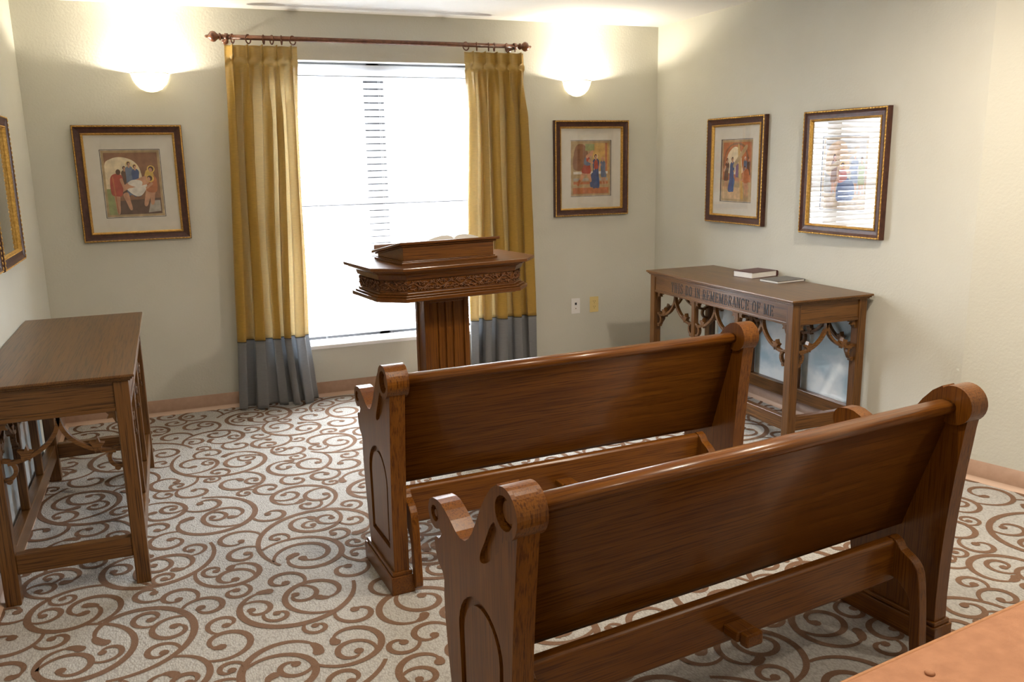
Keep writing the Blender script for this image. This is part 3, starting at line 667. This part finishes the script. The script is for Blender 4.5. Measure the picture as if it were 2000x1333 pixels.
def table(label, loc, rz, text=None):
    e = empty('communion_table', loc, label, 'table', rz)
    W, L, Ht = TW, TL, TH
    b = MB(); ov = 0.
    b.box((0, -L, Ht-.011), (W, 0, Ht)); b.box((.007, -L+.007, Ht-.019), (W-.007, -.007, Ht-.011)); b.box((.014, -L+.014, Ht-.026), (W-.014, -.014, Ht-.019))
    b.build('tabletop', M['tab_y'], e, bevel=.003)
    i, lw = .022, .052
    xs = ((i, i+lw), (W-i-lw, W-i)); ys = ((-L+i, -L+i+lw), (-i-lw, -i))
    for (xa, xb) in xs:
        for (ya, yb) in ys:
            b = MB(); b.box((xa, ya, 0), (xb, yb, Ht-.026)); b.build('leg', M['tab_z'], e, bevel=.004)
    za, zb = .682, Ht-.026
    for k, (xa, xb) in enumerate(((i+.008, i+.032), (W-i-.032, W-i-.008))):
        b = MB(); b.box((xa, -L+i+lw, za), (xb, -i-lw, zb)); x_ = xa-.006 if k == 0 else xb-.002
        b.box((x_, -L+i+lw, za), (x_+.008, -i-lw, za+.014)); b.box((x_, -L+i+lw, zb-.014), (x_+.008, -i-lw, zb)); b.build('apron', M['tab_y'], e, bevel=.002)
    for (ya, yb, yo) in ((-L+i+.008, -L+i+.032, -L+i+.002), (-i-.032, -i-.008, -i-.010)):
        b = MB(); b.box((i+lw, ya, za), (W-i-lw, yb, zb)); b.box((i+lw, yo, za), (W-i-lw, yo+.008, za+.014)); b.build('apron', M['tab_x'], e, bevel=.002)
    for (xa, xb) in ((i+.006, i+.044), (W-i-.044, W-i-.006)):
        b = MB(); b.box((xa, -L+i+lw, .115), (xb, -i-lw, .19)); b.build('stretcher', M['tab_y'], e, bevel=.003)
    for (ya, yb) in ((-L+i+.006, -L+i+.044), (-i-.044, -i-.006)):
        b = MB(); b.box((i+lw, ya, .115), (W-i-lw, yb, .19)); b.build('stretcher', M['tab_x'], e, bevel=.003)
    span = L-2*(i+lw); bay = span/3
    for xm in (i+.026, W-i-.026):
        for k in (1, 2):
            b = MB(); y = -i-lw-bay*k; b.box((xm-.016, y-.016, .19), (xm+.016, y+.016, za)); b.build('post', M['tab_z'], e, bevel=.003)
    for k in range(3):
        b = MB(); tracery(b, -i-lw-bay*(k+.5), bay/2-.014, za, lambda a, c, d: (i+.026+d, a, c)); b.build('tracery', M['tab_y'], e, bevel=.002)
        b = MB(); tracery(b, -i-lw-bay*(k+.5), bay/2-.014, za, lambda a, c, d: (W-i-.026+d, a, c)); b.build('tracery', M['tab_y'], e, bevel=.002)
    for y in (-L+i+.026, -i-.026):
        b = MB(); tracery(b, W/2, W/2-i-lw, za, lambda a, c, d: (a, y+d, c)); b.build('tracery', M['tab_x'], e, bevel=.002)
    if text:
        tot = sum(.55 if ch == ' ' else (.62 if ch == 'I' else (1.25 if ch == 'M' else 1.)) for ch in text); y0, y1 = text_span = (-.262, -1.262); unit = (y0-y1)/tot; y = y0
        for ch in text:
            wd = .55 if ch == ' ' else (.62 if ch == 'I' else (1.25 if ch == 'M' else 1.))
            if ch != ' ':
                cw = unit*wd*.80; y_ = y
                b = MB()
                for pts, sw in GLY[ch]:
                    ww = sw*cw if ch != 'I' else sw*cw*1.1
                    P = [(p[0]*cw, p[1]*.060) for p in pts]
                    if len(P) > 2: P = smooth_open(P, 4)
                    stroke2(b, P, max(ww, .0026), 0, .0016, lambda a, c, d, y_=y_: (i+.0078-d, y_-a, .708+c))
                b.build('letter', M['letter'], e)
            y -= unit*wd
    b = MB(); b.box((W-.016, -L+.10, .15), (W-.010, -.10, .665)); o = b.build('sky_panel', M['skyp'], e); tag(o, 'glossy panel printed with blue sky and white clouds')
    return e
def sky_print():
    m, t, p = mat('printed_sky'); tc = N(t, 'ShaderNodeTexCoord'); mp = N(t, 'ShaderNodeMapping'); mp.inputs['Scale'].default_value = (1, 2.2, 3.)
    t.links.new(tc.outputs['Object'], mp.inputs[0]); nz = N(t, 'ShaderNodeTexNoise', Scale=1.5, Detail=5., Roughness=.5); t.links.new(mp.outputs[0], nz.inputs['Vector'])
    cr = N(t, 'ShaderNodeValToRGB'); e = cr.color_ramp.elements; e[0].position = .40; e[0].color = (.38, .50, .58, 1); e[1].position = .60; e[1].color = (.72, .76, .78, 1)
    t.links.new(nz.outputs['Fac'], cr.inputs[0]); t.links.new(cr.outputs[0], p.inputs['Base Color']); setp(p, Roughness=.12); return m
M['skyp'] = sky_print()
table('oak communion table carved THIS DO IN REMEMBRANCE OF ME, against the right wall', (-.551, -.797, 0), 0, 'THIS DO IN REMEMBRANCE OF ME')
table('oak side table with pointed-arch tracery in the near left corner of the room', (XL+.004+TW, -.943-TL, 0), PI)

# ------------------------------------------------------------------ books
def closed_book(loc, rz, w, d, t, cover, label):
    e = empty('book', loc, label, 'book', rz)
    b = MB(); b.box((.003, .004, .002), (w-.004, d-.004, t-.002)); b.build('pages', M['paper'], e, bevel=.001)
    b = MB(); b.box((0, 0, 0), (w, d, .002)); b.box((0, 0, t-.002), (w, d, t)); b.prism(arc(w-.004, t/2, t/2, -90, 90, 8), 0, d, lambda a, c, dd: (a, dd, c)); b.build('cover', cover, e, bevel=.0008)
closed_book((-.222, -1.475, TH), .16, .215, .155, .036, M['maroon'], 'thick book with dark maroon cover lying on the communion table')
closed_book((-.226, -1.715, TH), .10, .215, .15, .014, M['greycloth'], 'thin book with grey cover lying nearer the table end')

# ------------------------------------------------------------------ pews
PL, PT = 1.585, .056
def circ(cx, cy, r, a0, a1, n): return arc(cx, cy, r, a0, a1, n)
def pew_outline():
    P = [(.255, .085), (.268, .17), (.285, .27), (.297, .37), (.300, .44), (.296, .485), (.306, .505), (.330, .520), (.345, .548), (.350, .578), (.338, .590), (.322, .590), (.310, .600), (.302, .612)]
    P += circ(.343, .652, .041, 232, 445, 18)                    # arm scroll
    P += [(.325, .6955), (.300, .693), (.275, .683), (.245, .668), (.215, .650), (.190, .643), (.165, .646), (.143, .660), (.122, .684), (.102, .716), (.078, .756), (.050, .797), (.018, .832), (-.012, .852)]
    P += circ(-.060, .803, .060, 46, 205, 18)                    # rear scroll
    P += circ(-.060, .803, .060, 215, 225, 2)
    P += [(-.098, .735), (-.092, .68), (-.082, .60), (-.072, .50), (-.064, .40), (-.058, .28), (-.056, .16), (-.058, .085)]
    return P
def pew(label, loc, rz):
    e = empty('church_pew', loc, label, 'pew', rz, None)
    OUT = pew_outline()
    wedge = smooth_closed([(-.012, .760), (.020, .745), (.054, .690), (.080, .648), (.080, .628), (.052, .636), (.006, .672), (-.030, .715), (-.040, .742)], 3)
    arch = [(.205, .16), (.208, .30), (.212, .40)]+[(.094+.118*math.cos(math.radians(a)), .40+.120*math.sin(math.radians(a))) for a in range(8, 173, 12)]+[(-.024, .40), (-.020, .30), (-.016, .16)]
    cxa, cya = .096, .34
    inner = [((y-cxa)*.80+cxa, (z-cya)*.88+cya) for y, z in arch]
    for side in (0, 1):
        xo = 0 if side == 0 else PL; s = 1 if side == 0 else -1
        fn = lambda a, c, d: (xo+s*d, a, c)
        eye1 = circ(-.060, .803, .040, 0, 360, 24)[:-1]; eye2 = circ(.343, .652, .022, 0, 360, 14)[:-1]
        b = MB(); b.prism(OUT, .012, PT, fn); b.prism(OUT, 0, .012, fn, holes=[wedge, arch, eye1, eye2])
        b.prism(inner, .003, .0125, fn)
        b.prism(circ(-.060, .803, .060, 0, 360, 30)[:-1], -.010, .0, fn, holes=[circ(-.060, .803, .040, 0, 360, 24)[:-1]]); b.prism(circ(-.060, .803, .026, 0, 360, 16)[:-1], .002, .0125, fn); b.prism(circ(-.060, .803, .060, 0, 360, 30)[:-1], PT, PT+.012, fn); b.prism(circ(.343, .652, .010, 0, 360, 10)[:-1], .004, .0125, fn)
        o = b.build('end_panel', M['pew_z'], e, bevel=.0035, seg=3)
        b = MB(); b.box((min(xo-s*.016, xo+s*(PT+.016)), -.072, 0), (max(xo-s*.016, xo+s*(PT+.016)), .290, .070))
        b.box((min(xo-s*.010, xo+s*(PT+.010)), -.066, .070), (max(xo-s*.010, xo+s*(PT+.010)), .283, .085)); b.build('plinth', M['pew_y'], e, bevel=.004)
    x0, x1 = PT, PL-PT
    rear = smooth_open([(-.046, .790), (-.032, .735), (-.006, .65), (.030, .54), (.062, .44), (.086, .366)], 4)
    back = [(y+.024, z+.004) for y, z in rear][::-1]
    b = MB(); b.prism(rear+back, x0, x1, lambda a, c, d: (d, a, c), smooth=True); b.build('backrest', M['pew_x'], e)
    b = MB(); nose = [(a-.028, z-.009) for a, z in [(.020, .790), (.020, .812), (.012, .822), (-.004, .8255), (-.024, .825), (-.036, .820), (-.042, .811), (-.042, .800), (-.036, .791), (-.024, .787), (-.010, .787)]]
    b.prism(nose, x0, x1, lambda a, c, d: (d, a, c), smooth=True); b.build('top_rail', M['pew_x'], e)
    b = MB(); b.prism([(.106, .405), (.106, .425), (.29, .438), (.315, .430), (.318, .412), (.300, .405)], x0, x1, lambda a, c, d: (d, a, c)); b.build('seat', M['pew_x'], e, bevel=.004)
    # folding kneeler, swung up behind the seat
    k = empty('kneeler', (0, 0, 0), None, None); k.parent = e; 
    b = MB(); b.prism([(.012, .235), (.012, .362), (.020, .370), (.044, .370), (.050, .362), (.050, .235), (.044, .228), (.018, .228)], x0+.012, PL-PT-.12, lambda a, c, d: (d, a, c)); b.build('kneeler_board', M['pew_x'], k, bevel=.003)
    for xa in (x0+.012, PL-PT-.205):
        w = .028 if xa < .5 else .035
        b = MB(); arm = smooth_closed([(.010, .37), (-.012, .345), (-.050, .325), (-.075, .29), (-.088, .20), (-.096, .10), (-.098, .03), (-.068, .028), (-.060, .12), (-.050, .20), (-.010, .24), (.040, .26), (.052, .33), (.040, .372)], 3)
        xx = xa-.002 if xa < .5 else PL-PT-.13
        b.prism(arm, xx, xx+w, lambda a, c, d: (d, a, c)); b.build('kneeler_arm', M['pew_z'], k, bevel=.003)
    b = MB(); b.box((.70, -.045, .262), (.77, .013, .292)); b.box((.705, -.075, .258), (.765, -.045, .296)); b.build('kneeler_foot', M['pew_y'], k, bevel=.006)
    return e
pew('front oak pew with scrolled ends, nearer the lectern and window', (-2.803, -2.775, 0), .055)
pew('rear oak pew with scrolled ends, nearest the camera', (-2.832, -3.985, 0), .120)

# ------------------------------------------------------------------ lectern
def lectern():
    e = empty('lectern', (-2.118, -1.31, 0), 'octagonal-topped oak lectern with carved vine frieze standing before the window', 'lectern', .15)
    def octa(w, d, c): return [(-w+c, -d), (w-c, -d), (w, -d+c), (w, d-c), (w-c, d), (-w+c, d), (-w, d-c), (-w, -d+c)]
    def slab(b, w, d, c, z0, z1, w2=None, mi=0):
        w2 = w if w2 is None else w2; dd = w2-w
        A, B = octa(w, d, c), octa(w2, d+dd, c*(w2/w)); n = 8
        b.add([(p[0], p[1], z0) for p in A]+[(p[0], p[1], z1) for p in B], [tuple(range(7, -1, -1)), tuple(range(8, 16))]+[(i, (i+1) % 8, 8+(i+1) % 8, 8+i) for i in range(8)], mi)
    T = 1.042; W, D, C = .470, .312, .120
    b = MB(); slab(b, W, D, C, T-.017, T); slab(b, W-.02, D-.02, C*.96, T-.026, T-.017); b.build('top_slab', M['lec_x'], e, bevel=.003)
    b = MB(); slab(b, W-.058, D-.058, C*.87, T-.066, T-.040, W-.050); slab(b, W-.050, D-.050, C*.89, T-.040, T-.026, W-.030); b.build('cove_moulding', M['lec_x'], e, bevel=.002)
    b = MB(); slab(b, W-.068, D-.068, C*.85, T-.130, T-.066); b.build('frieze', M['lec_x'], e)
    # vine carving on every face of the frieze
    O = octa(W-.068, D-.068, C*.85); b = MB(); rnd = random.Random(4)
    for i in range(8):
        p, q = Vector(O[i]), Vector(O[(i+1) % 8]); t = (q-p); L = t.length; t.normalize(); n = Vector((t.y, -t.x)); zc = T-.098
        def at(s, h, o): v = p+t*s+n*o; return (v.x, v.y, zc+h)
        k = max(2, int(L/.012)); b.tube([at(L*j/k, .013*math.sin(2*PI*L*j/k/.105), .002) for j in range(k+1)], .0045, 6)
        s = .02
        while s < L-.012:
            h = .013*math.sin(2*PI*s/.105); up = -1 if h > 0 else 1
            P = [at(s+.026*math.cos(a)*(1-a/9)+.0, h*.3+up*(.011+.012*math.sin(a)*(1-a/9)), .003) for a in [x*.6 for x in range(9)]]
            P = [q_ for q_ in P]; b.tube(P, .0034, 5)
            for _ in range(5):
                c_ = at(min(max(s+rnd.uniform(-.014, .014), .004), L-.004), up*rnd.uniform(.004, .024), .003); b.ball(c_, rnd.uniform(.004, .0065), 0, 6, 4)
            lf = [at(min(max(s+.010+.012*math.cos(a), 0), L), -up*.016+.008*math.sin(a*2), .0035) for a in [x*PI/4 for x in range(9)]]; b.tube(lf, .0036, 5, caps=False)
            s += .034
        k = 2
        for h in (-.0305, .0305): b.tube([at(0, h, 0), at(L, h, 0)], .002, 6)
    b.build('vine_carving', M['carve'], e)
    b = MB(); slab(b, W-.060, D-.060, C*.87, T-.142, T-.130); slab(b, W-.046, D-.046, C*.9, T-.152, T-.142); slab(b, W-.032, D-.032, C*.93, T-.172, T-.152); slab(b, W-.055, D-.055, C*.88, T-.178, T-.172)
    b.build('lower_moulding', M['lec_x'], e, bevel=.003)
    # book rest: high edge to the pews, sloping down towards the window
    r = empty('book_rest', (-.025, 0, T), None, None); r.parent = e
    bw, y0, y1 = .258, -.165, .175
    b = MB(); b.box((-bw-.015, y0-.015, 0), (bw+.015, y1+.015, .012)); b.box((-bw-.008, y0-.008, .012), (bw+.008, y1+.008, .018)); b.build('rest_base', M['lec_x'], r, bevel=.002)
    b = MB(); b.prism([(y0, .018), (y1, .018), (y1, .028), (y0, .088)], -bw, bw, lambda a, c, d: (d, a, c)); b.build('rest_box', M['lec_x'], r, bevel=.002)
    sl = (.028-.088)/(y1-y0)
    def top(y): return .088+sl*(y-y0)
    b = MB(); b.prism([(y0-.012, top(y0-.012)), (y1+.012, top(y1+.012)), (y1+.012, top(y1+.012)+.008), (y0-.012, top(y0-.012)+.008)], -bw-.012, bw+.012, lambda a, c, d: (d, a, c))
    b.prism([(y0-.026, top(y0-.026)+.008), (y1+.026, top(y1+.026)+.008), (y1+.026, top(y1+.026)+.022), (y0-.026, top(y0-.026)+.022)], -bw-.026, bw+.026, lambda a, c, d: (d, a, c))
    b.build('rest_top', M['lec_x'], r, bevel=.003)
    b = MB(); b.prism([(y1+.014, top(y1)+.018), (y1+.026, top(y1)+.016), (y1+.026, top(y1)+.045), (y1+.014, top(y1)+.047)], -bw-.01, bw+.01, lambda a, c, d: (d, a, c)); b.build('book_ledge', M['lec_x'], r, bevel=.002)
    # post
    pz = T-.178; b = MB(); w, d = .132, .060
    b.box((-w+.004, -d+.012, .09), (w-.004, d-.012, pz)); 
    for x in (-w, w-.03): 
        for y in (-d, d-.03): b.box((x, y, .09), (x+.03, y+.03, pz))
    for z in (.09, pz-.05):
        for y in (-d+.002, d-.014): b.box((-w+.03, y, z), (w-.03, y+.012, z+.05))
        for x in (-w+.002, w-.014): b.box((x, -d+.03, z), (x+.012, d-.03, z+.05))
    b.build('post', M['lec_z'], e, bevel=.003)
    b = MB()
    for x in (-.045, 0, .045): b.box((x-.006, -d+.004, .14), (x+.006, -d+.0125, pz-.05))
    b.build('fluting', M['lec_z'], e, bevel=.002)
    b = MB(); slab(b, .26, .20, .06, 0, .05); slab(b, .22, .165, .05, .05, .075, .20); slab(b, .15, .115, .03, .075, .095); b.build('base', M['lec_x'], e, bevel=.004)
    return e, T, top
lec, LT, ltop = lectern()
def open_book():
    bk = empty('book', (0, 0, 0), 'open book with pale pages lying on the lectern rest', 'book')
    # its place follows the slope of the rest
    c, s = math.cos(.15), math.sin(.15); lx, ly = .02, -.04
    bk.location = (-2.12+c*lx-s*ly, -1.31+s*lx+c*ly, LT+ltop(ly)+.0225); sl = math.atan2(-.06, .34); bk.rotation_euler = (sl, 0, .15)
    for sg in (-1, 1):
        b = MB(); prof = [(0, .004), (.012, .018), (.035, .026), (.07, .026), (.11, .018), (.142, .008), (.142, .002), (0, .002)]
        b.prism([(sg*a, z) for a, z in prof], -.10, .10, lambda a, c_, d: (a, d, c_), smooth=False); b.build('pages', M['paper'], bk, bevel=.001)
    b = MB(); b.box((-.15, -.106, 0), (.15, .106, .002)); b.build('cover', M['maroon'], bk)
open_book()

# ------------------------------------------------------------------ upholstered bench in the foreground
def bench():
    e = empty('upholstered_bench', (-2.23, -4.40, 0), 'tan upholstered bench with piped edge and tufted button, bottom right corner', 'bench', .125)
    x0, x1, y0, y1, z0, z1 = -.18, 1.02, -.50, .0, .36, .452
    b = MB(); n, m = 60, 26; top = []
    def rim(t): return min(1, t/.03)
    buttons = [(.16, -.10+0.0), (.16, -.34), (.56, -.10), (.56, -.34), (.92, -.10), (.92, -.34)]
    BT = [(.205, -.078), (.205, -.36), (.66, -.078), (.66, -.36)]
    for j in range(m+1):
        for i_ in range(n+1):
            x = x0+(x1-x0)*i_/n; y = y0+(y1-y0)*j/m; ex = min(x-x0, x1-x); ey = min(y-y0, y1-y)
            z = z1-.010*(1-rim(ex))**2-.010*(1-rim(ey))**2+.006*math.sin(PI*(x-x0)/(x1-x0))*math.sin(PI*(y-y0)/(y1-y0))
            for bx_, by_ in BT: z -= .008*math.exp(-((x-bx_)**2+(y-by_)**2)/.0010)
            top.append((x, y, z))
    k = n+1; b.add(top, [(j*k+i_, j*k+i_+1, (j+1)*k+i_+1, (j+1)*k+i_) for j in range(m) for i_ in range(n)], 0, True)
    ring = [(x0, y0), (x1, y0), (x1, y1), (x0, y1)]
    for a, c in zip(ring, ring[1:]+ring[:1]): b.add([(a[0], a[1], z1-.0205), (c[0], c[1], z1-.0205), (c[0], c[1], z0), (a[0], a[1], z0)], [(0, 1, 2, 3)])
    b.add([(p[0], p[1], z0) for p in ring], [(0, 1, 2, 3)]); b.build('cushion', M['bench'], e, recalc=False)
    for zz in (z1-.012, z0+.004):
        b = MB(); r_ = .006; P = [(p[0], p[1], zz) for p in ring+ring[:1]]; Q = []
        for a, c in zip(P[:-1], P[1:]): Q += [tuple(Vector(a).lerp(Vector(c), t)) for t in (0.01, .25, .5, .75, .99)]
        Q.append(Q[0]); b.tube(Q, r_, 8, caps=False); b.build('piping', M['piping'], e)
    for bx_, by_ in BT:
        b = MB(); b.ball((bx_, by_, z1-.001), .011, sc=(1, 1, .55), seg=14, rings=8); b.build('button', M['bench'], e)
    b = MB(); b.box((x0+.02, y0+.02, z0-.07), (x1-.02, y1-.02, z0)); b.build('apron', M['pew_x'], e, bevel=.003)
    for x in (x0+.03, x1-.08):
        for y in (y0+.03, y1-.08): b = MB(); b.box((x, y, 0), (x+.05, y+.05, z0-.06)); b.build('leg', M['pew_z'], e, bevel=.004)
bench()
